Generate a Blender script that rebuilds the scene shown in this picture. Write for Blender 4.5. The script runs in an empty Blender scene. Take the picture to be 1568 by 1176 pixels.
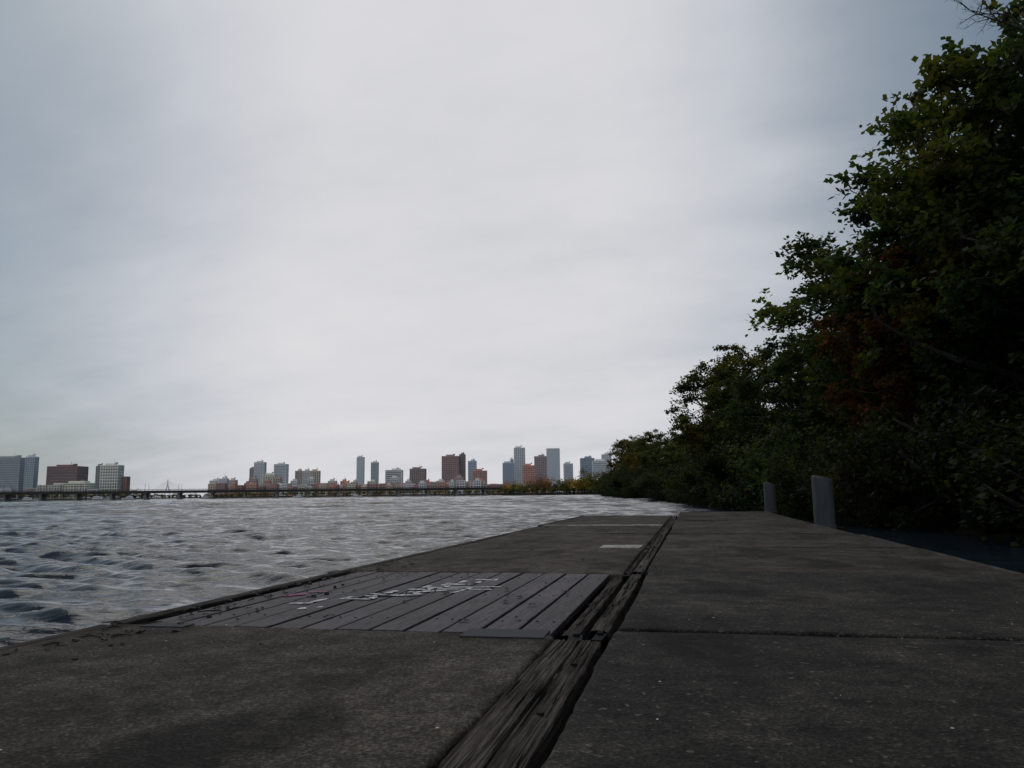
import bpy, math, random
import numpy as np
rng=np.random.default_rng(11); random.seed(11)
scene=bpy.context.scene
F=1219.0   # image pixels per unit tangent of bearing (focal length in pixels)

# ------------------------------------------------------------------ helpers
class Geo:
    def __init__(s): s.V=[];s.Q=[];s.M=[];s.T=[];s.n=0
    def add(s,V,Q,mi=0,tint=0.5):
        V=np.asarray(V,float).reshape(-1,3);Q=np.asarray(Q,int).reshape(-1,4)
        s.V.append(V);s.Q.append(Q+s.n);s.n+=len(V)
        s.M.append(np.full(len(Q),mi,int) if np.isscalar(mi) else mi)
        s.T.append(np.full(len(V),tint,float) if np.isscalar(tint) else tint)
    def box(s,c,d,mi=0,rz=0.0,tint=0.5,top=1.0):
        x,y,z=np.array(d)/2
        P=np.array([[-x,-y,-z],[x,-y,-z],[x,y,-z],[-x,y,-z],[-x*top,-y*top,z],[x*top,-y*top,z],[x*top,y*top,z],[-x*top,y*top,z]])
        ca,sa=math.cos(rz),math.sin(rz)
        P=P@np.array([[ca,sa,0],[-sa,ca,0],[0,0,1]])+np.array(c)
        s.add(P,[[0,3,2,1],[4,5,6,7],[0,1,5,4],[1,2,6,5],[2,3,7,6],[3,0,4,7]],mi,tint)
    def tube(s,pts,rad,n=7,mi=0,tint=0.5,cap=False):
        pts=np.asarray(pts,float);k=len(pts);V=[]
        for i in range(k):
            d=pts[min(i+1,k-1)]-pts[max(i-1,0)];d=d/(np.linalg.norm(d)+1e-9)
            a=np.cross(d,[0,0,1.0]) if abs(d[2])<.95 else np.cross(d,[1.0,0,0])
            a/=np.linalg.norm(a);b=np.cross(d,a)
            t=np.arange(n)*2*math.pi/n
            V.append(pts[i]+rad[i]*(np.outer(np.cos(t),a)+np.outer(np.sin(t),b)))
        Q=[[i*n+j,i*n+(j+1)%n,(i+1)*n+(j+1)%n,(i+1)*n+j] for i in range(k-1) for j in range(n)]
        s.add(np.vstack(V),Q,mi,tint)
    def leaves(s,C,L,W,up=0.6,mi=1,tint=0.5):
        """diamond leaf faces at centres C"""
        n=len(C)
        nr=rng.normal(size=(n,3));nr[:,2]=np.abs(nr[:,2])*1.0+up
        nr/=np.linalg.norm(nr,axis=1)[:,None]
        a=rng.normal(size=(n,3));a-=nr*np.sum(a*nr,axis=1)[:,None];a/=np.linalg.norm(a,axis=1)[:,None]
        b=np.cross(nr,a)
        l=(L*(.7+.6*rng.random(n)))[:,None]/2;w=(W*(.7+.6*rng.random(n)))[:,None]/2
        V=np.stack([C-a*l,C+b*w-a*l*.15,C+a*l,C-b*w-a*l*.15],axis=1).reshape(-1,3)
        Q=np.arange(4*n).reshape(n,4)
        T=np.repeat(tint,4) if not np.isscalar(tint) else tint
        s.add(V,Q,mi,T)
    def mesh(s,name,mats,smooth=False):
        V=np.vstack(s.V);Q=np.vstack(s.Q);M=np.concatenate(s.M);T=np.concatenate(s.T)
        me=bpy.data.meshes.new(name)
        me.vertices.add(len(V));me.vertices.foreach_set('co',V.astype(np.float32).ravel())
        me.loops.add(len(Q)*4);me.loops.foreach_set('vertex_index',Q.astype(np.int32).ravel())
        me.polygons.add(len(Q));me.polygons.foreach_set('loop_start',(np.arange(len(Q))*4).astype(np.int32))
        me.polygons.foreach_set('material_index',M.astype(np.int32))
        me.update(calc_edges=True)
        me.polygons.foreach_set('use_smooth',np.full(len(Q),smooth))
        at=me.attributes.new('tint','FLOAT','POINT');at.data.foreach_set('value',T.astype(np.float32))
        for m in mats: me.materials.append(m)
        return me
    def obj(s,name,mats,parent=None,smooth=False):
        o=bpy.data.objects.new(name,s.mesh(name,mats,smooth));scene.collection.objects.link(o)
        if parent: o.parent=parent
        return o
def place(me,name,loc,rz=0,sc=(1,1,1),col=(1,1,1)):
    o=bpy.data.objects.new(name,me);scene.collection.objects.link(o)
    o.location=loc;o.rotation_euler=(0,0,rz);o.scale=sc;o.color=(*col,1);return o
def empty(name,loc=(0,0,0),rz=0):
    o=bpy.data.objects.new(name,None);scene.collection.objects.link(o);o.location=loc;o.rotation_euler=(0,0,rz);return o

def mat(name,col=(.5,.5,.5),rough=.8,metal=0,spec=.5):
    m=bpy.data.materials.new(name);m.use_nodes=True
    b=m.node_tree.nodes['Principled BSDF']
    b.inputs['Base Color'].default_value=(*col,1);b.inputs['Roughness'].default_value=rough
    b.inputs['Metallic'].default_value=metal;b.inputs['Specular IOR Level'].default_value=spec
    return m,m.node_tree.nodes,m.node_tree.links,b
def noise(N,L,vec,scale,detail=4,rough=.55,sc3=None):
    if sc3:
        mp=N.new('ShaderNodeMapping');mp.inputs['Scale'].default_value=sc3;L.new(vec,mp.inputs['Vector']);vec=mp.outputs[0]
    n=N.new('ShaderNodeTexNoise');n.inputs['Scale'].default_value=scale;n.inputs['Detail'].default_value=detail
    n.inputs['Roughness'].default_value=rough;L.new(vec,n.inputs['Vector']);return n.outputs['Fac']
def ramp(N,L,fac,stops):
    r=N.new('ShaderNodeValToRGB');L.new(fac,r.inputs['Fac']);e=r.color_ramp.elements
    while len(e)<len(stops): e.new(.5)
    for i,(p,c) in enumerate(stops):
        e[i].position=p;e[i].color=(*c,1) if hasattr(c,'__len__') else (c,c,c,1)
    return r.outputs['Color']
def mix(N,L,a,b,fac,mode='MIX'):
    m=N.new('ShaderNodeMix');m.data_type='RGBA';m.blend_type=mode
    for v,i in ((fac,0),(a,6),(b,7)):
        if isinstance(v,bpy.types.NodeSocket): L.new(v,m.inputs[i])
        elif hasattr(v,'__len__'): m.inputs[i].default_value=(*v,1)
        else: m.inputs[i].default_value=v if i==0 else (v,v,v,1)
    return m.outputs[2]
def bump(N,L,h,b,strength=.5,dist=.01,prev=None):
    n=N.new('ShaderNodeBump');n.inputs['Strength'].default_value=strength;n.inputs['Distance'].default_value=dist
    L.new(h,n.inputs['Height'])
    if prev: L.new(prev,n.inputs['Normal'])
    if b: L.new(n.outputs[0],b.inputs['Normal'])
    return n.outputs[0]
def math_(N,L,op,a,b=None,c=None,clamp=False):
    m=N.new('ShaderNodeMath');m.operation=op;m.use_clamp=clamp
    for i,v in enumerate((a,b,c)):
        if v is None: continue
        if isinstance(v,bpy.types.NodeSocket): L.new(v,m.inputs[i])
        else: m.inputs[i].default_value=v
    return m.outputs[0]

# ------------------------------------------------------------------ materials
def concrete(name,c0,c1,c2):
    m,N,L,b=mat(name,rough=.92,spec=.15)
    tc=N.new('ShaderNodeTexCoord').outputs['Object']
    big=noise(N,L,tc,1.1,6,.62);mid=noise(N,L,tc,6,7,.7);fine=noise(N,L,tc,95,3,.7);grit=noise(N,L,tc,38,2,.5)
    a=ramp(N,L,big,[(.36,c0),(.5,c1),(.64,c2)])
    a=mix(N,L,a,ramp(N,L,mid,[(.34,.38),(.66,1.7)]),.85,'MULTIPLY')
    a=mix(N,L,a,ramp(N,L,fine,[(.32,.22),(.52,.92),(.70,2.7)]),.92,'MULTIPLY')
    a=mix(N,L,a,(.21,.19,.165),math_(N,L,'MULTIPLY',ramp(N,L,grit,[(.66,0),(.71,1)]),.45))
    st=noise(N,L,tc,1.7,5,.6,(1,.45,1))
    a=mix(N,L,a,ramp(N,L,st,[(.38,.34),(.48,1)]),.85,'MULTIPLY')
    vo=N.new('ShaderNodeTexVoronoi');vo.inputs['Scale'].default_value=2.3;L.new(tc,vo.inputs['Vector'])
    sp_=ramp(N,L,vo.outputs['Distance'],[(.05,.45),(.10,1)])
    a=mix(N,L,a,sp_,.8,'MULTIPLY')
    L.new(a,b.inputs['Base Color'])
    p=bump(N,L,fine,None,.8,.005);p=bump(N,L,grit,None,.6,.008,p);bump(N,L,mid,b,.5,.025,p)
    return m
M_conc=concrete('dock_concrete',(.025,.0215,.017),(.041,.0355,.028),(.068,.059,.047))
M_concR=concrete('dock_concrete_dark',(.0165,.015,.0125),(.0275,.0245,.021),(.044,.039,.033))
M_conc2=concrete('dock_concrete_brown',(.034,.028,.0215),(.053,.0445,.035),(.078,.0665,.052))
M_pale=concrete('pale_concrete',(.18,.175,.16),(.27,.26,.24),(.33,.32,.29))

def wood(name,c0,c1,axis_scale=(1,1,1),rough=.75,spec=.3,bs=1.0):
    m,N,L,b=mat(name,rough=rough,spec=spec)
    tc=N.new('ShaderNodeTexCoord').outputs['Object']
    g=noise(N,L,tc,22,6,.65,axis_scale);g2=noise(N,L,tc,85,3,.6,axis_scale);bl=noise(N,L,tc,3,4)
    at=N.new('ShaderNodeAttribute');at.attribute_name='tint'
    a=ramp(N,L,g,[(.34,c0),(.64,c1)])
    a=mix(N,L,a,ramp(N,L,at.outputs['Fac'],[(0,.65),(1,1.35)]),.9,'MULTIPLY')
    a=mix(N,L,a,ramp(N,L,g2,[(.36,.30),(.56,1.2)]),.8,'MULTIPLY')
    a=mix(N,L,a,ramp(N,L,bl,[(.3,.55),(.7,1.35)]),.7,'MULTIPLY')
    L.new(a,b.inputs['Base Color'])
    p=bump(N,L,g2,None,.7,.006*bs);bump(N,L,g,b,.9,.014*bs,p)
    return m
M_deck=wood('deck_board_wood',(.032,.027,.032),(.056,.047,.053),(1,.07,1),.68,.22,.5)
M_timber=wood('weathered_timber',(.024,.020,.017),(.086,.075,.066),(1,.05,1),.95,.08,.7)
M_black,_,_,_=mat('rubber_black',(.010,.010,.010),.9,0,.15)
M_steel,N,L,b=mat('plate_steel',(.026,.028,.033),.75,0,.2)
tc=N.new('ShaderNodeTexCoord').outputs['Object'];bump(N,L,noise(N,L,tc,30,3),b,.2,.005)
M_float,_,_,_=mat('float_side',(.022,.02,.018),.95,0,.1)
M_white,N,L,b=mat('worn_white_paint',(.5,.5,.5),.8)
tc=N.new('ShaderNodeTexCoord').outputs['Object']
L.new(ramp(N,L,noise(N,L,tc,30,5,.7),[(.38,.12),(.54,.62)]),b.inputs['Base Color'])
M_pink,_,_,_=mat('pink_paint',(.26,.05,.16),.8)

# water
M_water,N,L,b=mat('river_water',(.010,.017,.026),.05,0,.36)
b.inputs['IOR'].default_value=1.333
geo=N.new('ShaderNodeNewGeometry').outputs['Position']
n1=noise(N,L,geo,3.2,4,.6,(.55,1.6,1));n2=noise(N,L,geo,12,3,.6,(.7,1.6,1))
p=bump(N,L,n2,None,.5,.008);bump(N,L,n1,b,.6,.040,p)

# foliage
def leafmat(name):
    m=bpy.data.materials.new(name);m.use_nodes=True;N=m.node_tree.nodes;L=m.node_tree.links;N.clear()
    out=N.new('ShaderNodeOutputMaterial');oi=N.new('ShaderNodeObjectInfo')
    at=N.new('ShaderNodeAttribute');at.attribute_name='tint'
    geo=N.new('ShaderNodeNewGeometry').outputs['Position'];bg=noise(N,L,geo,.35,3)
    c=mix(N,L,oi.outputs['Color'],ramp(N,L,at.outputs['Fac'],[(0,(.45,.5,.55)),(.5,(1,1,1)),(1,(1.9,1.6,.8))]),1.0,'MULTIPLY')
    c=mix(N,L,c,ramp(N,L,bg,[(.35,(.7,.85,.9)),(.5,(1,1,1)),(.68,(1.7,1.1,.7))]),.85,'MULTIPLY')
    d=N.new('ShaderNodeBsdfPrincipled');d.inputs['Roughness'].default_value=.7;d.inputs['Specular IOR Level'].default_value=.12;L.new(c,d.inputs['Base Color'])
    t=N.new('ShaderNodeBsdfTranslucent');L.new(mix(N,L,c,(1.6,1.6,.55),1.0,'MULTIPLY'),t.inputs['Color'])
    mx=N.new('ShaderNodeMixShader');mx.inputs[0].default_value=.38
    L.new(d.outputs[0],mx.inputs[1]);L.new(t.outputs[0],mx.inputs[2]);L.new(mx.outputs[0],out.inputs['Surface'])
    return m
M_leaf=leafmat('leaf')
M_bark,N,L,b=mat('bark',(.05,.042,.035),.95,0,.2)
tc=N.new('ShaderNodeTexCoord').outputs['Object'];g=noise(N,L,tc,6,5,.7,(1,1,.25))
L.new(ramp(N,L,g,[(.3,(.02,.017,.015)),(.7,(.065,.055,.046))]),b.inputs['Base Color']);bump(N,L,g,b,.8,.05)
M_soil,N,L,b=mat('bank_soil',(.02,.02,.012),.97,0,.05)
geo=N.new('ShaderNodeNewGeometry').outputs['Position']
L.new(ramp(N,L,noise(N,L,geo,1.2,6,.7),[(.3,(.007,.006,.004)),(.55,(.014,.014,.008)),(.75,(.026,.026,.014))]),b.inputs['Base Color'])

# ------------------------------------------------------------------ camera
cam=bpy.data.cameras.new('camera');co=bpy.data.objects.new('camera',cam);scene.collection.objects.link(co)
cam.sensor_width=36;cam.lens=28.0;cam.clip_start=.05;cam.clip_end=30000
from mathutils import Matrix
co.matrix_world=Matrix.Translation((0,0,1.0))@Matrix.Rotation(math.radians(90+7.85),4,'X')@Matrix.Rotation(math.radians(-.68),4,'Z')
scene.camera=co
scene.view_settings.view_transform='Standard';scene.view_settings.look='None';scene.view_settings.exposure=0

# ------------------------------------------------------------------ world
SUN_EL,SUN_AZ=52,-25   # azimuth right of +Y
w=bpy.data.worlds.new('World');scene.world=w;w.use_nodes=True;N=w.node_tree.nodes;L=w.node_tree.links
bg=N['Background'];bg.inputs['Strength'].default_value=.1
sky=N.new('ShaderNodeTexSky');sky.sky_type='NISHITA';sky.sun_disc=False
sky.sun_elevation=math.radians(SUN_EL);sky.sun_rotation=math.radians(SUN_AZ);sky.dust_density=2.0
tc=N.new('ShaderNodeTexCoord').outputs['Generated']
sp=N.new('ShaderNodeSeparateXYZ');L.new(tc,sp.inputs[0])
zz=math_(N,L,'ADD',math_(N,L,'MAXIMUM',sp.outputs[2],0.0),.20)
cx=math_(N,L,'DIVIDE',sp.outputs[0],zz);cy=math_(N,L,'DIVIDE',sp.outputs[1],zz)
cb=N.new('ShaderNodeCombineXYZ');L.new(cx,cb.inputs[0]);L.new(cy,cb.inputs[1])
rot=N.new('ShaderNodeMapping');rot.inputs['Rotation'].default_value=(0,0,.35);L.new(cb.outputs[0],rot.inputs['Vector']);cv=rot.outputs[0]
nA=noise(N,L,cv,.8,4,.5,(1,.8,1));nB=noise(N,L,cv,1.1,7,.6,(.8,1.1,1))
nC=noise(N,L,cv,2.0,5,.55,(.6,1.3,1))
off=math_(N,L,'ABSOLUTE',math_(N,L,'ADD',sp.outputs[0],.065))
off=math_(N,L,'ADD',off,math_(N,L,'MULTIPLY',math_(N,L,'SUBTRACT',nA,.5),.22))
off=math_(N,L,'ADD',off,math_(N,L,'MULTIPLY',math_(N,L,'MAXIMUM',math_(N,L,'SUBTRACT',sp.outputs[2],.28),0),.16))
off=math_(N,L,'ADD',off,math_(N,L,'MULTIPLY',math_(N,L,'SUBTRACT',nC,.5),.17))
thick=ramp(N,L,off,[(.24,1.0),(.39,.87),(.54,.50),(.67,.30)])   # cloud cover
cloudc=ramp(N,L,nB,[(.3,(6.0,6.05,6.45)),(.5,(6.8,6.8,7.1)),(.7,(7.3,7.25,7.45))])
cloudc=mix(N,L,cloudc,ramp(N,L,off,[(.18,(1,1,1)),(.36,(.84,.87,.90)),(.49,(.56,.62,.66)),(.61,(.33,.40,.44))]),1.0,'MULTIPLY')
skyc=mix(N,L,sky.outputs[0],(.46,.53,.53),1.0,'MULTIPLY')
fin=mix(N,L,skyc,cloudc,thick)
L.new(fin,bg.inputs['Color'])

# the sun is behind the overcast: very soft
sl=bpy.data.lights.new('sun','SUN');sl.energy=.5;sl.angle=math.radians(40);sl.color=(1,.96,.9)
so=bpy.data.objects.new('sun',sl);scene.collection.objects.link(so)
from mathutils import Vector
az,el=math.radians(SUN_AZ),math.radians(SUN_EL)
d=Vector((math.sin(az)*math.cos(el),math.cos(az)*math.cos(el),math.sin(el)))
so.rotation_euler=d.to_track_quat('Z','Y').to_euler()

# ------------------------------------------------------------------ river
r=np.concatenate([[0.0],np.exp(np.linspace(math.log(2.2),math.log(330),1500)),np.exp(np.linspace(math.log(334),math.log(12000),80))])
A=np.concatenate([np.linspace(-40,36,760),np.linspace(36,320,60)[1:-1]])*math.pi/180
R,AA=np.meshgrid(r,A,indexing='ij')
X=R*np.sin(AA);Y=R*np.cos(AA)
dr=np.maximum(np.gradient(r)[:,None]*np.ones_like(AA),R*.0018)
Z=np.zeros_like(X);gust=1+.28*np.sin(X*.11+1+np.sin(Y*.05))*np.sin(Y*.07+.6*np.sin(X*.09))
for i in range(120):
    lam=math.exp(rng.uniform(math.log(.20),math.log(1.5)));th=math.radians(rng.normal(258,19))
    k=2*math.pi/lam;amp=.0063*lam**1.0
    if lam>.8: amp*=(.8/lam)**.8
    f=np.clip(lam/(2.0*dr)-1,0,1)
    ph=k*(X*math.cos(th)+Y*math.sin(th))+rng.uniform(0,6.28)
    Z+=amp*f*np.sin(ph)
for i in range(16):   # low wind waves that still read far out
    lam=math.exp(rng.uniform(math.log(1.6),math.log(6)));th=math.radians(rng.normal(260,14))
    k=2*math.pi/lam;f=np.clip(lam/(2.0*dr)-1,0,1)*np.clip((R-25)/50,0,1)
    Z+=.016*lam**.85*f*np.sin(k*(X*math.cos(th)+Y*math.sin(th))+rng.uniform(0,6.28))
Z*=gust
calm=np.clip((X-(.22*Y+1.5))/3,0,1)*np.clip((60-Y)/20,0,1)   # lee between dock and bank
Z*=1-.93*calm
m_,n_=X.shape
idx=np.arange(m_*n_).reshape(m_,n_)
a=idx[:-1,:];Q=np.stack([a,np.roll(idx,-1,1)[:-1,:],np.roll(idx,-1,1)[1:,:],idx[1:,:]],-1).reshape(-1,4)
g=Geo();g.add(np.stack([X,Y,Z],-1).reshape(-1,3),Q[:,::-1]);g.obj('river_water',[M_water],smooth=True)

# ------------------------------------------------------------------ land: one sheet following the shoreline
shore=[(9,-200,0),(9,-20,0),(9.2,0,0),(9.6,12,0),(10.6,25,0),(12.6,46,0),(14.6,65,0),(16.5,104,0),(19.5,150,0),(24,200,2),(34,300,4),(45,400,8),(52,480,20),(46,560,45),(20,660,60),(-16,770,80),(-120,1010,85),(-400,1190,90),(-900,1240,92),(-1400,1120,120),(-1180,720,170),(-1100,500,180),(-1000,0,180),(-1000,-600,180)]
P=[];D=[]
for i in range(len(shore)-1):
    a,b_=np.array(shore[i],float),np.array(shore[i+1],float)
    n=max(2,min(60,int(np.linalg.norm((b_-a)[:2])/1.5)))
    for t in np.linspace(0,1,n,endpoint=False):
        q=a*(1-t)+b_*t;P.append(q[:2]);D.append(math.radians(q[2]))
P=np.array(P);D=np.array(D)
lev=[(-1.5,-.5),(0,-.10),(.8,.12),(2.0,.45),(6,1.0),(20,1.5),(80,2.0),(600,2.5),(9000,3)]
jit=rng.normal(size=len(P))
V=[]
for (o,z) in lev:
    oo=o+(jit*.4 if o<7 else 0)
    V.append(np.stack([P[:,0]+np.cos(D)*oo,P[:,1]+np.sin(D)*oo,np.full(len(P),z)+(rng.normal(size=len(P))*.07 if -1<o<90 else 0)],-1))
V=np.stack(V,1);k=len(lev);idx=np.arange(len(P)*k).reshape(len(P),k)
Q=np.stack([idx[:-1,:-1],idx[:-1,1:],idx[1:,1:],idx[1:,:-1]],-1).reshape(-1,4)
g=Geo();g.add(V.reshape(-1,3),Q);g.obj('riverbank_ground',[M_soil],smooth=True)

# ------------------------------------------------------------------ floating dock
PHI=math.radians(12.5)
dock=empty('floating_dock',(0,0,0),-PHI)   # local x = across (t), local y = along (s)
def slab(name,t0,t1,s0,s1,m,z=.4,th=.28,bev=.018,seed=0):
    """cast slab: gridded top with slight unevenness, rounded chipped edges"""
    rr=np.random.default_rng(int(abs(s0*100))+int(abs(t0*77))+seed)
    step=.045 if s1<7 else .12
    nx=max(4,int((t1-t0)/step));ny=max(4,int((s1-s0)/step))
    def axis(a,b,n):
        return np.concatenate([[a,a+bev*.12,a+bev*.45],np.linspace(a+bev,b-bev,n),[b-bev*.45,b-bev*.12,b]])
    xs=axis(t0,t1,nx);ys=axis(s0,s1,ny)
    TX,SY=np.meshgrid(xs,ys,indexing='ij')
    e=np.minimum(np.minimum(TX-t0,t1-TX),np.minimum(SY-s0,s1-SY));e=np.clip(e/bev,0,1)
    z_=z-bev*(1-np.sqrt(1-(1-e)**2))
    z_+=.0025*np.sin(TX*2.1+s0)*np.sin(SY*1.7+t0)+.0015*np.sin(TX*7+1)*np.sin(SY*5.3+s0)
    w=np.cumsum(rr.normal(size=len(ys)))*.002;w-=np.linspace(w[0],w[-1],len(ys))
    w2=np.cumsum(rr.normal(size=len(xs)))*.002;w2-=np.linspace(w2[0],w2[-1],len(xs))
    near=np.clip(1-np.minimum(TX-t0,t1-TX)/.04,0,1);TX=TX+near*np.clip(w,-.008,.008)[None,:]
    near=np.clip(1-np.minimum(SY-s0,s1-SY)/.04,0,1);SY=SY+near*np.clip(w2,-.008,.008)[:,None]
    n1,n2=TX.shape;ix=np.arange(n1*n2).reshape(n1,n2)
    g=Geo();g.add(np.stack([TX,SY,z_],-1).reshape(-1,3),np.stack([ix[:-1,:-1],ix[1:,:-1],ix[1:,1:],ix[:-1,1:]],-1).reshape(-1,4),0)
    ring=np.concatenate([ix[:,0],ix[-1,1:],ix[::-1,-1][1:],ix[0,::-1][1:-1]])
    Tp=np.stack([TX,SY,z_],-1).reshape(-1,3)[ring];Bt=Tp.copy();Bt[:,2]=z-th
    nr=len(ring);g.add(np.vstack([Tp,Bt]),[[j,nr+j,nr+(j+1)%nr,(j+1)%nr] for j in range(nr)],0)
    return g.obj(name,[m,M_float],dock,smooth=True)
rj=[-2.0,.85,3.62,6.34,9.05,11.8,14.6,17.4,20.2,22.6,24.8]
re=[2.22,2.22,2.24,2.20,2.18,2.10,2.07,2.07,2.07,2.05]
for i in range(len(rj)-1):
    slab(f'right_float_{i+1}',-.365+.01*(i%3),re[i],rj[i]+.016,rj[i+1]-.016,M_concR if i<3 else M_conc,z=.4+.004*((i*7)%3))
lj=[(-2.0,.7),(.73,3.43),(6.08,8.9),(8.93,11.85),(11.88,14.65),(15.05,18.2),(18.23,21.3)]
for i,(a,b_) in enumerate(lj):
    slab(f'left_float_{i+1}',-2.70 if i<5 else -2.78,-.590 if i<2 else -.53,a,b_,M_conc if i<2 else M_conc2,z=.4+.004*((i*5)%3))
slab('left_pale_joint',-2.72,-.53,14.66,15.04,M_pale,z=.415)
slab('pale_patch',-1.0,-.56,8.75,9.18,M_pale,z=.414,th=.05,bev=.004)
g=Geo();g.box((-1.62,10,.02),(2.05,23,.36));g.box((.85,11.4,.02),(2.2,26.2,.36));g.obj('float_hull',[M_float],dock)
# deck boards
g=Geo();t=-2.60;i=0
while t<-.62:
    wd=.166;g.box((t+wd/2,4.755+random.uniform(-.006,.006),.386+random.uniform(-.002,.002)),(wd-.012-random.random()*.004,2.59,.035),0,random.uniform(-.0008,.0008),random.random());t+=wd
o=g.obj('deck_boards',[M_deck],dock);bv=o.modifiers.new('b','BEVEL');bv.width=.005;bv.segments=2
g=Geo()
for s_ in (3.8,4.75,5.7): g.box((-1.6,s_,.32),(2.0,.09,.08))
g.box((-1.6,4.75,.25),(2.1,2.6,.02));g.obj('deck_joists',[M_black],dock)
g=Geo()
for j in range(12):
    for s_ in (3.8,4.75,5.7):
        for dt in (.04,.12): g.box((-2.6+j*.166+dt,s_+random.uniform(-.01,.01),.4045),(.009,.009,.004))
g.obj('deck_screws',[M_steel],dock)
# outer rub rail
g=Geo()
for (a,b_) in [(-2,.7),(.72,3.42),(3.46,6.05),(6.08,8.9),(8.92,11.85),(11.88,14.66)]:
    g.box((-2.745,(a+b_)/2,.345),(.085,b_-a-.01,.12),0,random.uniform(-.002,.002),random.random())
for (a,b_) in [(15.05,18.2),(18.23,21.3)]: g.box((-2.83,(a+b_)/2,.345),(.085,b_-a,.12),0,0,random.random())
for i in range(len(rj)-1): g.box((re[i]+.05,(rj[i]+rj[i+1])/2,.335),(.08,rj[i+1]-rj[i]-.03,.12),0,0,random.random())
o=g.obj('rub_rail',[M_timber],dock);bv=o.modifiers.new('b','BEVEL');bv.width=.01;bv.segments=2
# centre timbers: rough weathered beams with long drying splits
def beam(g,t0,t1,s0,s1,ztop,tint,seed):
    rr=np.random.default_rng(seed);ns=max(8,int((s1-s0)/.02));nt=34 if s0<3.5 else 12
    tt=np.linspace(t0,t1,nt);ss=np.linspace(s0,s1,ns)
    T,S=np.meshgrid(tt,ss,indexing='ij')
    prof=np.cumsum(rr.normal(size=nt))*.0008;prof-=prof.mean()
    z=ztop+prof[:,None]+.002*np.sin(S*2+seed)+rr.normal(size=nt)[:,None]*.0012
    fib=rr.normal(size=(nt,ns));ker=np.ones(15)/15
    z+=np.apply_along_axis(lambda v:np.convolve(v,ker,'same'),1,fib)*.004
    for c in range(int(5*(s1-s0))):
        c0=rr.uniform(2,nt-3);a=rr.uniform(s0,s1-.1);l=rr.uniform(.12,.8);dr_=rr.uniform(-1.5,1.5)
        for q,sv in enumerate(ss):
            if a<sv<a+l:
                c_=int(round(c0+dr_*(sv-a)/l*2));
                if 0<c_<nt-1: z[c_,q]-=.005+.010*math.sin(math.pi*(sv-a)/l)
    z[0]-=.008;z[-1]-=.008;z[1]-=.002;z[-2]-=.002
    e=np.convolve(rr.normal(size=ns),np.ones(9)/9,'same')
    T=T.copy();T[0]+=.004*e;T[-1]+=.005*e[::-1]
    top=np.stack([T,S,z],-1);lo=top.copy();lo[...,2]=ztop-.2
    rows=np.concatenate([lo[:1],top,lo[-1:]],0);m,n=rows.shape[:2];ix=np.arange(m*n).reshape(m,n)
    g.add(rows.reshape(-1,3),np.stack([ix[:-1,:-1],ix[1:,:-1],ix[1:,1:],ix[:-1,1:]],-1).reshape(-1,4),0,tint)
g=Geo()
for (s0,s1) in [(-.5,1.55),(1.57,3.38)]:
    beam(g,-.580,-.480,s0,s1,.400,.8,3);beam(g,-.474,-.388,s0,s1,.398,.6,5)
for i,(s0,s1) in enumerate([(3.60,6.05),(6.25,8.85),(8.95,11.8),(11.85,14.6),(14.7,18.1),(18.2,21.2)]):
    beam(g,-.465,-.385,s0,s1,.400,.75+.1*(i%2),20+i)
    beam(g,(-.590 if i==0 else -.525),(-.520 if i==0 else -.487),s0,s1,(.378 if i==0 else .385),.25 if i==0 else .4,40+i)
g.obj('centre_timber',[M_timber],dock)
g=Geo();g.box((-.47,10,.12),(.25,25,.05));g.obj('gap_bottom',[M_black],dock)
def disc(g,c,r_,h,n=12,mi=0):
    a=np.arange(n)*2*math.pi/n
    lo=np.stack([c[0]+r_*np.cos(a),c[1]+r_*np.sin(a),np.full(n,c[2])],-1);hi=lo.copy();hi[:,2]+=h
    ce=np.array([[c[0],c[1],c[2]+h]])
    V=np.vstack([lo,hi,ce]);Q=[[j,(j+1)%n,n+(j+1)%n,n+j] for j in range(n)]+[[n+j,n+(j+1)%n,n+(j+2)%n,2*n] for j in range(0,n,2)]
    g.add(V,Q,mi)
g=Geo()
for s_ in (2.25,2.9,6.55,8.6,9.2,11.5): disc(g,(-.43,s_,.397),.011,.008)
for s_ in (3.49,6.15,8.9,11.82,14.65):
    g.box((-.51,s_,.382),(.06,.13,.012),0,.1);g.box((-.41,s_+.02,.385),(.045,.16,.014),0,-.05)
    disc(g,(-.51,s_+.03,.386),.015,.014);disc(g,(-.41,s_+.06,.390),.015,.014)
g.obj('hinge_hardware',[M_black],dock)
g=Geo();g.box((-.80,3.42,.4085),(.36,.19,.009),0,.03);g.box((-2.42,3.40,.4085),(.22,.10,.009),0,.05)
o=g.obj('steel_plate',[M_steel],dock);bv=o.modifiers.new('b','BEVEL');bv.width=.002
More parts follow.
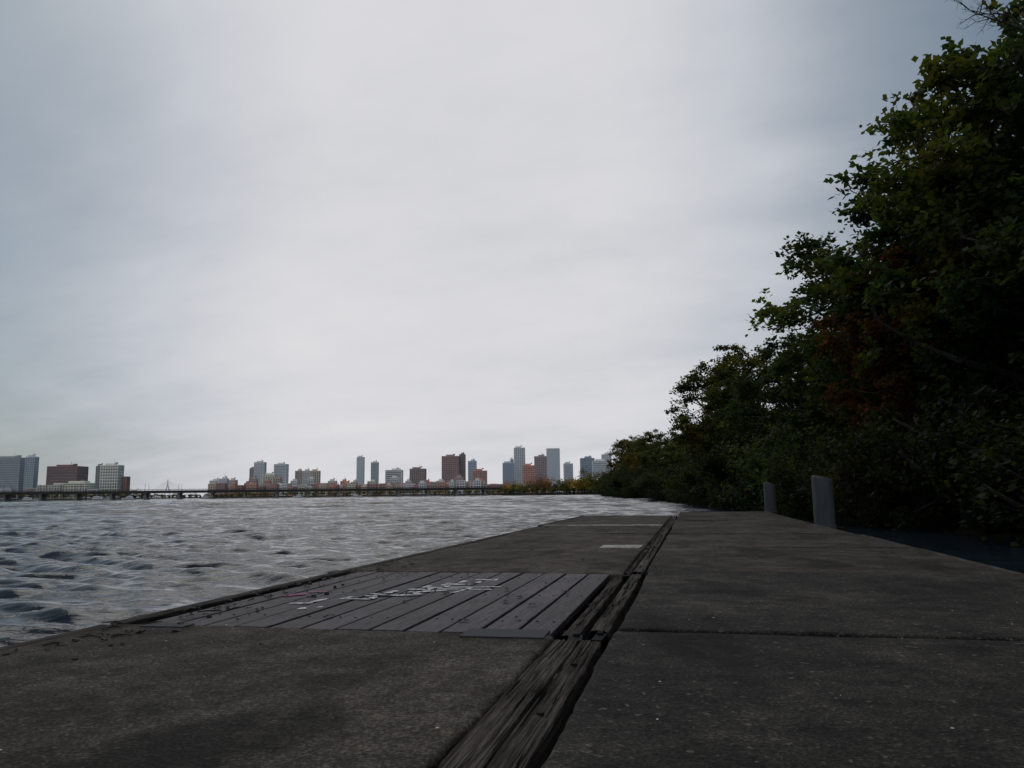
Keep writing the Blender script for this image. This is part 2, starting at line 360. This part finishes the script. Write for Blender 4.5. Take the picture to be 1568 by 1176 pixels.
# painted scrawl on the boards
g=Geo()
def stroke(t0,s0,t1,s1,wd,mi=0):
    n=7;a=np.array([t0,s0]);b_=np.array([t1,s1]);dd=(b_-a)/np.linalg.norm(b_-a);nn=np.array([-dd[1],dd[0]])
    pts=[]
    for k_ in range(n):
        q=a+(b_-a)*k_/(n-1)+nn*random.uniform(-.006,.006);ww=wd*random.uniform(.6,1.2)/2
        pts.append([*(q-nn*ww),.4080]);pts.append([*(q+nn*ww),.4080])
    g.add(pts,[[2*k_,2*k_+1,2*k_+3,2*k_+2] for k_ in range(n-1)],mi)
for k_ in range(8):
    f=k_/7;u=-2.0+f*.50;v=4.42+f*1.05
    h=.13+.05*random.random()
    if k_%4==0: stroke(u,v,u+h,v+.02,.045);stroke(u+h,v+.02,u+h*.9,v+.12,.04);stroke(u,v,u+.01,v+.11,.04)
    elif k_%4==1: stroke(u,v,u+h,v+.05,.04);stroke(u+h,v+.05,u,v+.11,.04);stroke(u+.05,v+.02,u+.05,v+.09,.03)
    elif k_%4==2: stroke(u+.01,v,u+.02,v+.12,.05);stroke(u+h,v,u+h,v+.10,.035)
    else: stroke(u,v+.05,u+h,v+.05,.05);stroke(u+h,v,u+h,v+.11,.04)
stroke(-1.86,4.60,-1.62,4.66,.05);stroke(-1.62,4.66,-1.70,4.78,.05);stroke(-1.74,4.74,-1.52,4.90,.045)
stroke(-1.60,4.95,-1.25,4.97,.04);stroke(-1.55,5.05,-1.22,5.12,.035);stroke(-1.45,4.78,-1.40,5.05,.035)
stroke(-2.22,4.20,-2.10,4.24,.04);stroke(-2.12,4.28,-2.1,4.42,.04)
stroke(-2.42,4.50,-2.34,4.64,.06,1);stroke(-2.36,4.70,-2.25,4.74,.05,1)
g.obj('painted_scrawl',[M_white,M_pink],dock)
g=Geo()
for _ in range(44):
    t_,s_=random.choice([(random.uniform(-2.5,-.6),random.uniform(1.6,9)),(random.uniform(-.3,2.1),random.uniform(1.6,9))])
    rr=random.uniform(.002,.005)*(1.6 if random.random()<.10 else 1);a=np.arange(8)*math.pi/4
    rad=rr*(.6+.8*rng.random(8));z=.4115
    V=np.stack([t_+rad*np.cos(a),s_+rad*1.3*np.sin(a),np.full(8,z)],-1)
    g.add(np.vstack([V,[[t_,s_,z+.0015]]]),[[j,(j+1)%8,(j+2)%8,8] for j in range(0,8,2)])
for (t_,s_,rr) in [(-2.05,4.02,.026),(-1.98,4.08,.016)]:
    a=np.arange(8)*math.pi/4;rad=rr*(.6+.8*rng.random(8))
    V=np.stack([t_+rad*np.cos(a),s_+rad*1.3*np.sin(a),np.full(8,.409)],-1)
    g.add(np.vstack([V,[[t_,s_,.411]]]),[[j,(j+1)%8,(j+2)%8,8] for j in range(0,8,2)])
g.obj('bird_droppings',[M_white],dock)
# debris
g=Geo()
C=[]
for _ in range(150):
    q=random.random()
    if q<.62: C.append((-2.68+abs(random.gauss(0,.2)),random.uniform(2.6,7.0)))
    elif q<.8: C.append((random.uniform(-2.6,-.6),random.uniform(3.3,6)))
    else: C.append((random.uniform(-2.5,2.1),random.uniform(5,20)))
for (t_,s_) in C:
    l=random.uniform(.012,.036);a=random.uniform(0,6.28);c_,s2=math.cos(a),math.sin(a)
    pts=[(-1,0,.002),(-.3,.55,.010),(.5,.45,.008),(1,0,.014),(.5,-.45,.004),(-.3,-.55,.012)]
    V=[[t_+l*(x*c_-y*s2),s_+l*(x*s2+y*c_),.408+z] for x,y,z in pts]
    g.add(V,[[0,1,2,5],[2,3,4,5]])
for _ in range(18):
    t_=-2.66+abs(random.gauss(0,.2));s_=random.uniform(2.6,5);a=random.uniform(0,3.1);l=random.uniform(.05,.13)
    g.tube([(t_,s_,.413),(t_+l*.5*math.cos(a),s_+l*.5*math.sin(a),.419),(t_+l*math.cos(a+.3),s_+l*math.sin(a+.3),.413)],[.003,.004,.002],5)
for _ in range(24):
    t_=-2.6+abs(random.gauss(0,.3));s_=random.uniform(2.6,5.5);h=random.uniform(.006,.016)
    g.box((t_,s_,.404+h/2),(h*2,h*1.5,h),0,random.random()*3,top=.6)
M_deb,_,_,_=mat('dead_leaf',(.020,.015,.010),.85)
g.obj('dead_leaves_and_debris',[M_deb],dock)

# ------------------------------------------------------------------ mooring piles
M_pile,N,L,b=mat('pile_sleeve',(.16,.175,.19),.7,0,.3)
tc=N.new('ShaderNodeTexCoord').outputs['Object']
L.new(ramp(N,L,noise(N,L,tc,3,5,.6,(2,2,.5)),[(.3,(.040,.048,.053)),(.7,(.078,.088,.095))]),b.inputs['Base Color'])
def pile(t_,s_,r_=.175,top=1.22):
    x=t_*math.cos(PHI)+s_*math.sin(PHI);y=-t_*math.sin(PHI)+s_*math.cos(PHI)
    root=empty('mooring_pile',(x,y,0))
    n=28;a=np.arange(n)*2*math.pi/n;g=Geo()
    rings=[]
    for (rr,zf,sl_) in [(1,-2,0),(1,.30,0),(1.07,.31,0),(1.07,.40,0),(1,.41,0),(1,top-.05,1),(.97,top-.02,1),(.9,top,1),(.05,top+.015,1)]:
        rings.append(np.stack([r_*rr*np.cos(a),r_*rr*np.sin(a),zf-(.045*rr*np.cos(a) if sl_ else 0)+0*a],-1))
    V=np.vstack(rings);k_=len(rings)
    g.add(V,[[i*n+j,i*n+(j+1)%n,(i+1)*n+(j+1)%n,(i+1)*n+j] for i in range(k_-1) for j in range(n)])
    o=g.obj('sleeve',[M_pile],root,smooth=True);es=o.modifiers.new('e','EDGE_SPLIT');es.split_angle=math.radians(50)
    g=Geo()
    for s2 in (-1,1): g.box((-.1,s2*.21,.33),(.32,.05,.06))
    g.box((.22,0,.33),(.05,.47,.06));g.obj('pile_guide',[M_black],root)
pile(2.24,14.9);pile(2.28,25.1)

# ------------------------------------------------------------------ trees
def tree_mesh(name,seed,H=12.0,Rr=4.8,base=1.2,nclump=120,per=300,leafL=.20,leafW=.14,lean=0.0,low=.16,top=.24):
    global rng
    rng=np.random.default_rng(seed);rd=np.random.default_rng(seed+100)
    g=Geo()
    zc=base+(H-base)*.5
    trunk=[np.array([0,0,-.8])]
    hgt=H*.72
    for i in range(1,8):
        f=i/7;trunk.append(np.array([lean*f*f*3+rd.normal()*.12,rd.normal()*.12,hgt*f]))
    trunk=np.array(trunk);rad=np.linspace(.30,.06,8);rad[0]=.42
    g.tube(trunk,rad,10,0)
    clumps=[]
    lob=rd.normal(size=(7,3));lob/=np.linalg.norm(lob,axis=1)[:,None];la=rd.uniform(.76,1.16,7)
    while len(clumps)<nclump:
        d=rd.normal(size=3);d/=np.linalg.norm(d)
        wgt=np.exp(6*(lob@d-1));e=(wgt@la+.25*.92)/(wgt.sum()+.25)
        q=rd.random()**.36*e
        p=np.array([d[0]*Rr*q+lean*2,d[1]*Rr*q,zc+d[2]*(H-base)*.5*q])
        if p[2]>zc: f=1-top*((p[2]-zc)/((H-base)*.5))**1.2;p[0]*=f;p[1]*=f
        if p[2]<H*low: continue
        clumps.append((p,q))
    nl=11;limbs=[]
    for i in range(nl):
        a=i*2.4+rd.uniform(-.3,.3);z0=hgt*(.22+.70*i/nl);st=np.array([np.interp(z0,trunk[:,2],trunk[:,0]),np.interp(z0,trunk[:,2],trunk[:,1]),z0])
        ln=Rr*(.85-.45*i/nl);e=st+np.array([math.cos(a)*ln,math.sin(a)*ln,ln*rd.uniform(.35,.9)])
        mid=(st+e)/2+np.array([0,0,-.25])+rd.normal(size=3)*.2
        pts=np.array([st,(st+mid)/2+rd.normal(size=3)*.08,mid,(mid+e)/2+rd.normal(size=3)*.12,e]);g.tube(pts,[.12,.10,.075,.05,.03],6,0);limbs.append(pts)
    allp=np.vstack([l[1:] for l in limbs]+[trunk[3:]])
    for p,q in clumps:
        dd=np.linalg.norm(allp-p,axis=1);s_=allp[np.argmin(dd+.4*np.maximum(allp[:,2]-p[2],0))]
        m_=(s_+p)/2+rd.normal(size=3)*.15;g.tube([s_,m_,p],[.035,.022,.010],4,0)
        cr=rd.uniform(.55,1.05)*(1.0 if q<.8 else .9);n=int(per*cr*rd.uniform(.8,1.25))
        nt=max(6,n//16);td=rd.normal(size=(nt,3));td[:,2]=td[:,2]*.6+.12;td/=np.linalg.norm(td,axis=1)[:,None]
        tl=cr*rd.uniform(.5,1.35,nt)
        w_=rd.integers(0,nt,n);u=rd.random(n)**.6
        C=p+td[w_]*(tl[w_]*u)[:,None]+rd.normal(size=(n,3))*np.array([.11,.11,.09])
        C[:,2]-=.12*u**2
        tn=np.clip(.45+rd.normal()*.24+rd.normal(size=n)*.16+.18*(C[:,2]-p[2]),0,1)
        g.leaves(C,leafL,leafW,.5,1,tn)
        for j in range(0,nt,3): g.tube([p,p+td[j]*tl[j]*.95],[.009,.003],3,0)
    return g.mesh(name,[M_bark,M_leaf])
TA=tree_mesh('tree_a',1,nclump=145);TB=tree_mesh('tree_b',2,Rr=4.6,lean=-.2,nclump=140);TC=tree_mesh('tree_c',3,Rr=5.0,nclump=150);TD=tree_mesh('tree_d',4,Rr=4.7,lean=.15,nclump=135)
BU=tree_mesh('bush',9,H=3.6,Rr=2.3,base=.0,nclump=42,per=220,leafL=.15,leafW=.10,low=.02)
k=1.25
green=(.036*k,.058*k,.024*k);dgreen=(.026*k,.044*k,.020*k);olive=(.050*k,.060*k,.021*k);rust=(.105,.046,.020);ygreen=(.07,.075,.02);shrub=(.016,.023,.010)
V_={'a':TA,'b':TB,'c':TC,'d':TD}
HV=12.0
trees=[
 ('oak_tree',13.8,19.6,12.9,1.08,'a',.4,green),
 ('oak_tree',14.2,22.6,13.5,.96,'c',5.1,olive),
 ('oak_tree',14.5,27.5,12.0,1.04,'c',2.0,green),
 ('maple_tree',12.6,24.2,8.6,.70,'d',1.0,rust),
 ('maple_tree',15.2,16.2,8.9,.72,'b',1.0,(.09,.08,.022)),
 ('oak_tree',16.4,34.5,9.3,.90,'b',.3,green),
 ('oak_tree',15.9,43.0,9.2,.98,'d',3.9,dgreen),
 ('oak_tree',15.6,54.0,10.9,1.0,'a',5.1,olive),
 ('oak_tree',13.4,13.6,10.0,.95,'b',1.3,olive),
 ('oak_tree',19,23.0,14,1.05,'d',4.0,dgreen),
 ('oak_tree',20,30.5,13.0,1.0,'d',2.6,olive),
 ('oak_tree',21.5,39,10.5,1.0,'a',3.0,dgreen),
 ('oak_tree',21.5,49,9.8,1.0,'c',1.0,green),
 ('maple_tree',17.2,64,9.6,.88,'b',2.2,(.10,.08,.022)),
 ('oak_tree',19.8,78,8.6,.95,'d',5.2,green),
 ('oak_tree',23.0,92,8.6,.95,'c',.2,dgreen),
 ('oak_tree',25.0,108,9.0,1.0,'a',1.9,olive),
 ('oak_tree',25.0,129,10.4,1.0,'b',4.4,(.06,.08,.034)),
 ('oak_tree',26.0,148,12.3,1.15,'d',1.1,(.095,.10,.042)),
 ('oak_tree',26.3,168,13.2,1.2,'c',3.3,(.12,.10,.042)),
 ('oak_tree',28.5,190,14.0,1.2,'a',.9,(.08,.10,.042)),
 ('oak_tree',32.5,212,14.0,1.3,'b',2.9,(.11,.11,.046)),
 ('oak_tree',37,240,14,1.4,'d',.2,(.08,.10,.046)),
 ('oak_tree',44,280,14,1.5,'c',.7,(.10,.105,.05)),
 ('oak_tree',28,68,10,1.2,'a',.7,dgreen),
 ('oak_tree',15.0,6.5,11,1.0,'d',.7,dgreen)]
for nm,x,y,h,rs,v,rot_,c in trees:
    place(V_[v],nm,(x,y,.6),rot_,(rs,rs,h/HV),c)
sx=[(9.6,12),(10.6,25),(12.6,46),(14.6,65),(16.5,104),(19.5,150),(24,200),(34,300)]
ys=np.array([p_[1] for p_ in sx]);xs=np.array([p_[0] for p_ in sx])
y=6.0
while y<230:
    x=np.interp(y,ys,xs)+random.uniform(.2,1.2);sc=random.uniform(.75,1.1)*(1+y/300)
    place(BU,'shoreline_shrub',(x,y,-.4),random.uniform(0,6),(sc,sc,sc*random.uniform(.8,1.3)),random.choice([shrub,shrub,dgreen]))
    y+=2.2*(1+y/60)
y=9.0
while y<70:
    x=np.interp(y,ys,xs)+random.uniform(4.5,9);place(BU,'shoreline_shrub',(x,y,.6),random.uniform(0,6),(1.4,1.4,1.4),shrub);y+=3.4
# nearly bare tree whose limbs reach into the upper right
g=Geo();rd=np.random.default_rng(5)
g.tube([(0,0,-1),(-.2,0,3),(-.5,.1,6),(-1.1,.2,8.6),(-1.9,.2,10.6)],[.28,.22,.17,.11,.05],10)
def limb(g,p0,d,l,r_,lvl):
    d=np.array(d,float);d/=np.linalg.norm(d);pts=[np.array(p0,float)]
    for i in range(5):
        d=d+rd.normal(size=3)*.16;d/=np.linalg.norm(d);pts.append(pts[-1]+d*l/5)
    g.tube(pts,list(np.linspace(r_,r_*.35,6)),6 if lvl==0 else 4)
    if lvl<3:
        for i in range(1,6):
            for q in range(2 if lvl<2 else 1):
                limb(g,pts[i],d+rd.normal(size=3)*.75,l*.42,r_*.42,lvl+1)
    elif rd.random()<.08:
        g.leaves(pts[-1]+rd.normal(size=(3,3))*.08,.13,.09,.3,1,np.full(3,.7))
limb(g,(-1.1,.2,8.6),(-1,0,.12),2.2,.05,0);limb(g,(-1.6,.2,10.0),(-.8,.1,.0),1.2,.04,0);limb(g,(-.5,.1,6.2),(.8,-.3,.8),3,.06,0);limb(g,(-.6,.1,7),(.3,-.8,.7),3,.06,0)
o=g.obj('bare_tree',[M_bark,M_leaf]);o.location=(11.8,12.2,-.25);o.color=(*ygreen,1)

# distant tree lines
def treeline(name,pts,hs,rs,col,per=420,leaf=.9):
    g=Geo()
    for (x,y),h,r_ in zip(pts,hs,rs):
        g.tube([(x,y,0),(x,y,h*.6)],[.35,.2],5,0)
        nc=9
        for _ in range(nc):
            d=rng.normal(size=3);d/=np.linalg.norm(d);q=rng.random()**.4*.75
            c=np.array([x+d[0]*r_*q,y+d[1]*r_*q,1.5+h*.5+d[2]*h*.42*q]);cr=r_*rng.uniform(.3,.5)
            n=per//nc;dd=rng.normal(size=(n,3));dd/=np.linalg.norm(dd,axis=1)[:,None]
            C=c+dd*cr*(rng.random(n)[:,None]**.35)
            g.leaves(C,leaf,leaf*.7,.4,1,np.clip(.5+rng.normal()*.2+.25*dd[:,2]+rng.normal(size=n)*.12,0,1))
    o=g.obj(name,[M_bark,M_leaf]);o.color=(*col,1);return o
def onray(px_off,dist): return (px_off/F*dist*.99,dist)  # image pixel offset from the centre column, placed at the given distance
def line(name,t0,t1,d0,d1,n,h0,h1,col,rr=.5,**k):
    pts=[];hs=[]
    for i in range(n):
        f=(i+random.random()*.8)/n;pts.append(onray(t0+(t1-t0)*f,d0+(d1-d0)*f+random.uniform(-8,8)));hs.append(random.uniform(h0,h1))
    treeline(name,pts,hs,[h*rr*random.uniform(.8,1.2) for h in hs],col,**k)
line('distant_tree_line',105,160,560,500,9,14,19,(.085,.095,.05))
line('distant_tree_line',72,140,590,560,12,9,13,(.13,.125,.06))
line('distant_tree_line',-20,80,790,640,16,8,13,(.10,.105,.06))
line('autumn_trees_yellow',92,128,575,540,6,9,14,(.34,.25,.07))
line('autumn_trees_yellow',-14,12,760,740,4,8,12,(.28,.22,.08))
line('autumn_trees_rust',35,58,650,640,4,14,20,(.15,.085,.058))
line('shore_hedge',-16,150,745,470,26,3,6,(.08,.088,.042),.7,per=220)
line('far_bank_trees',-420,-15,1225,1120,70,5,10,(.12,.13,.10),.7,per=130,leaf=1.6)
line('far_bank_trees',-830,-560,1290,1290,45,9,17,(.11,.12,.085),.6,per=150,leaf=1.8)
line('far_bank_trees',-600,-400,1300,1230,40,4,8,(.12,.13,.10),.8,per=120,leaf=1.6)

# ------------------------------------------------------------------ buildings
matc={}
def facade(col):
    key=tuple(round(c,3) for c in col)
    if key in matc: return matc[key]
    col=tuple(min(.92,c*2.2+.07) for c in col)  # albedo raised so the dim facades read brighter and hazier
    gm=sum(col)/3;haze_col=(.44,.45,.47)
    col=tuple((c*.95+gm*.05)*.88+h_*.12 for c,h_ in zip(col,haze_col))  # aerial haze blended into the facade colour
    m,N,L,b=mat('facade',col,.8)
    tc=N.new('ShaderNodeTexCoord').outputs['Object']
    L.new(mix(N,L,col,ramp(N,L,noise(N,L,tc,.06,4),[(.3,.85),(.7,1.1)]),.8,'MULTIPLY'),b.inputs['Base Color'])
    matc[key]=m;return m
def glass(col): 
    key=('g',)+tuple(col)
    if key in matc: return matc[key]
    m,N,L,b=mat('window_glass',tuple(c*1.6+.08 for c in col),.25);matc[key]=m;return m  # glass colour lifted as painted-in haze, like the facades
GD=(.06,.07,.08);GB=(.15,.20,.25);GP=(.32,.38,.43)
def building(name,t0,t1,top,dist,col,gl=GD,style='grid',depth=None,rz=0,pent=True,fl=3.8,horizon=None):
    """t0,t1: image pixel columns from the centre; top: image pixels above the horizon; dist in metres"""
    W=(t1-t0)/F*dist*.99;cx=(t0+t1)/2/F*dist*.99;H=top/F*dist+1.0-2.0
    dp=depth or max(14,W*.7);g=Geo()
    g.box((0,0,H/2),(W-.8,dp-.8,H),1)
    nf=max(2,int(H/fl));fh=H/nf
    sp_h={'grid':.42,'bands':.5,'vertical':.22,'glass':.14}[style]
    pw={'grid':1.5,'bands':0,'vertical':1.7,'glass':.35}[style]
    for i in range(nf+1):
        hh=fh*sp_h if i<nf else fh*.5
        g.box((0,0,min(i*fh+hh/2,H)),(W-.1,dp-.1,hh),0)
    if pw:
        bay={'grid':4.6,'vertical':4.2,'glass':4.0}[style];nb=max(2,round(W/bay));nd=max(2,round(dp/bay))
        for j in range(nb+1):
            for s_ in (-1,1): g.box((-W/2+pw/2+(W-pw)*j/nb,s_*(dp/2-.25),H/2+.3),(pw,.62,H+.6),0)
        for j in range(1,nd):
            for s_ in (-1,1): g.box((s_*(W/2-.25),-dp/2+dp*j/nd,H/2+.3),(.62,pw,H+.6),0)
    else:
        for sx_ in (-1,1):
            for sy_ in (-1,1): g.box((sx_*(W/2-.8),sy_*(dp/2-.8),H/2+.3),(1.9,1.9,H+.6),0)
    if pent:
        g.box((W*random.uniform(-.12,.12),0,H+2.2),(W*.5,dp*.5,4.0),0);g.box((W*.2,dp*.1,H+5),(W*.12,dp*.12,2.2),1)
        if random.random()<.5: g.tube([(W*.1,0,H+4),(W*.1,0,H+11)],[.35,.2],5,0)
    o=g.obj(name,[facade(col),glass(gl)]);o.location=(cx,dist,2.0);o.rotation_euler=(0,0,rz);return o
C=lambda x:x-784  # image column to pixel offset from the image centre
HL=lambda x:756-(x-784)*.0119   # horizon image row at an image column
def B(name,x0,x1,yt,dist,col,gl=GD,style='grid',**k):  # side columns and top row are image pixel coordinates
    xm=(x0+x1)/2;building(name,C(x0),C(x1),HL(xm)-yt,dist,col,gl,style,**k)
white=(.5,.5,.5)
B('office_building',-12,34,703,1420,(.20,.22,.22),GB,'bands');B('glass_tower',36,50,701,1400,(.34,.38,.41),GB,'glass')
B('brick_building',76,122,716,1420,(.12,.05,.045),GD,'bands',fl=5)
B('office_building',88,136,741,1330,(.42,.38,.30),GD,'grid')
B('office_building',60,96,744,1320,(.34,.30,.26),GD,'grid',pent=False)
B('office_building',145,153,715,1400,(.13,.13,.13),GD,'grid');B('apartment_tower',153.5,181,714,1390,(.52,.46,.34),GD,'grid',fl=5)
B('brick_building',181.5,193,731,1400,(.18,.075,.06),GD,'grid',pent=False)
B('office_building',320,334,737,1500,white,GB,'bands');B('office_building',334,346,734,1500,(.42,.42,.42),GB,'grid')
B('office_tower',387,403,709,2000,(.38,.40,.42),GB,'grid');B('office_tower',380,389,718,2050,(.2,.17,.16),GD,'grid')
B('office_tower',418,437,712,1950,(.46,.46,.46),GB,'bands');B('apartment_tower',401,420,728,1600,(.46,.39,.29),GD,'grid')
B('apartment_tower',450,460,722,1800,(.32,.25,.21),GD,'vertical');B('apartment_tower',461,473,722,1800,(.34,.33,.33),GB,'grid')
B('apartment_tower',474,487,722,1750,(.40,.30,.22),GD,'vertical')
B('glass_tower',544,555,701,2200,(.62,.64,.66),GP,'glass');B('glass_tower',566,577,709,2100,(.48,.52,.56),GB,'glass')
B('office_building',589,614,721,1700,(.52,.48,.42),GD,'bands')
B('office_tower',626,650,719,1650,(.17,.11,.095),GD,'vertical')
B('brick_tower',675,701,700,1700,(.20,.11,.10),GD,'grid');B('office_tower',701.5,711,697,1720,(.11,.08,.08),GD,'vertical')
B('office_tower',715,728,707,1900,(.26,.30,.34),GB,'bands');B('brick_building',722,744,722,1500,(.26,.12,.09),GD,'grid')
B('glass_tower',768,786,710,1800,(.24,.30,.37),GB,'glass');B('office_tower',785.5,803,687,1900,(.56,.57,.58),GB,'vertical')
B('glass_tower',780,785,704,1950,(.5,.5,.52),GB,'glass')
B('brick_building',799,818,714,1500,(.38,.15,.09),GD,'grid');B('office_tower',817,836,700,1800,(.22,.15,.16),GD,'grid')
B('glass_tower',836,856,688,2200,(.42,.50,.57),GP,'glass',pent=False)
B('office_building',862,876,711,1700,(.30,.32,.34),GB,'bands');B('office_tower',888,909,703,1500,(.14,.18,.22),GB,'bands')
B('office_building',905,930,707,1500,(.44,.46,.48),GB,'bands');B('office_building',921,935,697,1600,(.36,.38,.4),GB,'grid')
x=318.0
cols=[(.30,.13,.10),(.36,.17,.12),(.22,.11,.09),(.52,.47,.40),(.44,.37,.30),(.58,.58,.57),(.26,.20,.17),(.40,.30,.24)]
while x<765:
    wd=random.uniform(6,15)
    yt=random.uniform(740,747)-2*math.exp(-((x-700)/60)**2)*2
    B(random.choice(['brick_row_house','brick_building','stone_building']),x,x+wd,yt,random.uniform(1260,1400),random.choice(cols),GD,'grid',pent=random.random()<.3)
    x+=wd*random.uniform(.55,1.0)
x=350.0
while x<930:
    wd=random.uniform(8,16);B('brick_building',x,x+wd,random.uniform(731,740),random.uniform(1450,1600),random.choice(cols),GD,'grid');x+=wd*random.uniform(1.4,3.6)
x=0.0
while x<150:
    wd=random.uniform(8,18);B('low_building',x,x+wd,random.uniform(745,752),1320,random.choice(cols[3:]),GD,'bands',pent=False);x+=wd*random.uniform(1.2,2.5)

# cable-stayed bridge pylon, far away
g=Geo();dd=1700
for s_ in (-1,1): g.tube([(s_*7,0,0),(s_*3,0,16),(0,0,27)],[1.1,1,.8],6)
g.tube([(0,0,26),(0,0,38)],[1.0,.5],6)
for k_ in range(5):
    for s_ in (-1,1): g.tube([(0,0,28+k_*2),(s_*(12+k_*9),0,5)],[.2,.2],4)
g.box((0,0,4.6),(130,6,1.6))
o=g.obj('cable_stayed_bridge',[facade((.6,.6,.6))]);o.location=(C(259)/F*dd,dd,2)

# ------------------------------------------------------------------ long girder bridge
M_gird,_,_,_=mat('bridge_steel',(.06,.06,.055),.7);M_pier,_,_,_=mat('bridge_stone',(.22,.21,.20),.9)
a=np.array([10.,772.]);b_=np.array([-1120.,505.]);Lb=np.linalg.norm(b_-a);ang=math.atan2(b_[1]-a[1],b_[0]-a[0])
g=Geo();zt=7.3
g.box((Lb/2,0,zt-.35),(Lb,16,.7),0);g.box((Lb/2,-7.0,zt-1.45),(Lb,.6,1.5),0);g.box((Lb/2,7.0,zt-1.45),(Lb,.6,1.5),0)
for s_ in (-1,1):
    g.box((Lb/2,s_*7.8,zt+1.05),(Lb,.15,.14),0);g.box((Lb/2,s_*7.8,zt+.55),(Lb,.1,.1),0)
k_=0;u=12
while u<Lb:
    g.box((u,0,(zt-2.2)/2-.5),(2.2,15,zt-2.2+1),1,top=.86);g.box((u,0,.4),(3.4,17,1.6),1);g.box((u,0,zt-2.4),(3.0,15.6,.5),1)
    for s_ in (-1,1):
        g.box((u,s_*7.7,zt+2.8),(.22,.22,5.6),0);g.box((u,s_*7.2,zt+5.6),(.25,1.4,.2),0)
    for q in range(1,8): g.box((u+q*3.4,7.8,zt+.5),(.15,.15,1.0),0);g.box((u+q*3.4,-7.8,zt+.5),(.15,.15,1.0),0)
    u+=27;k_+=1
o=g.obj('girder_bridge',[M_gird,M_pier]);o.location=(a[0],a[1],0);o.rotation_euler=(0,0,ang)

# moored boats
M_hull,_,_,_=mat('boat_hull_white',(.8,.8,.8),.4)
def boat(x,y,l,rz):
    g=Geo();n=9;V=[]
    for i in range(n):
        f=i/(n-1);wd=l*.16*(1-max(0,(f-.55)/.45)**2)+.02;sh=.9+.5*f*f
        V+=[[l*(f-.5),-wd,sh],[l*(f-.5)*.94,-wd*.55,-.2],[l*(f-.5)*.94,wd*.55,-.2],[l*(f-.5),wd,sh]]
    Q=[[4*i+j,4*i+4+j,4*i+4+(j+1)%4,4*i+(j+1)%4] for i in range(n-1) for j in range(4)]+[[0,1,2,3]]
    g.add(V,Q,0);g.box((-l*.08,0,1.6),(l*.42,l*.2,1.5),0,top=.85);g.box((-l*.08,0,1.75),(l*.385,l*.205,.5),1);g.box((-l*.14,0,2.55),(l*.22,l*.16,.4),0)
    g.tube([(-l*.1,0,2.6),(-l*.1,0,4.6)],[.06,.04],5,0)
    o=g.obj('moored_boat',[M_hull,glass(GD)]);o.location=(x,y,0);o.rotation_euler=(0,0,rz)
for t_,d_,l,rz in [(-742,600,13,.2),(-634,590,15,.1),(-590,600,12,2.9),(-470,700,11,.3),(-240,720,10,0),(-330,690,9,3.0)]:  # first value is an image pixel offset from the centre
    boat(t_/F*d_*.99,d_,l,rz)
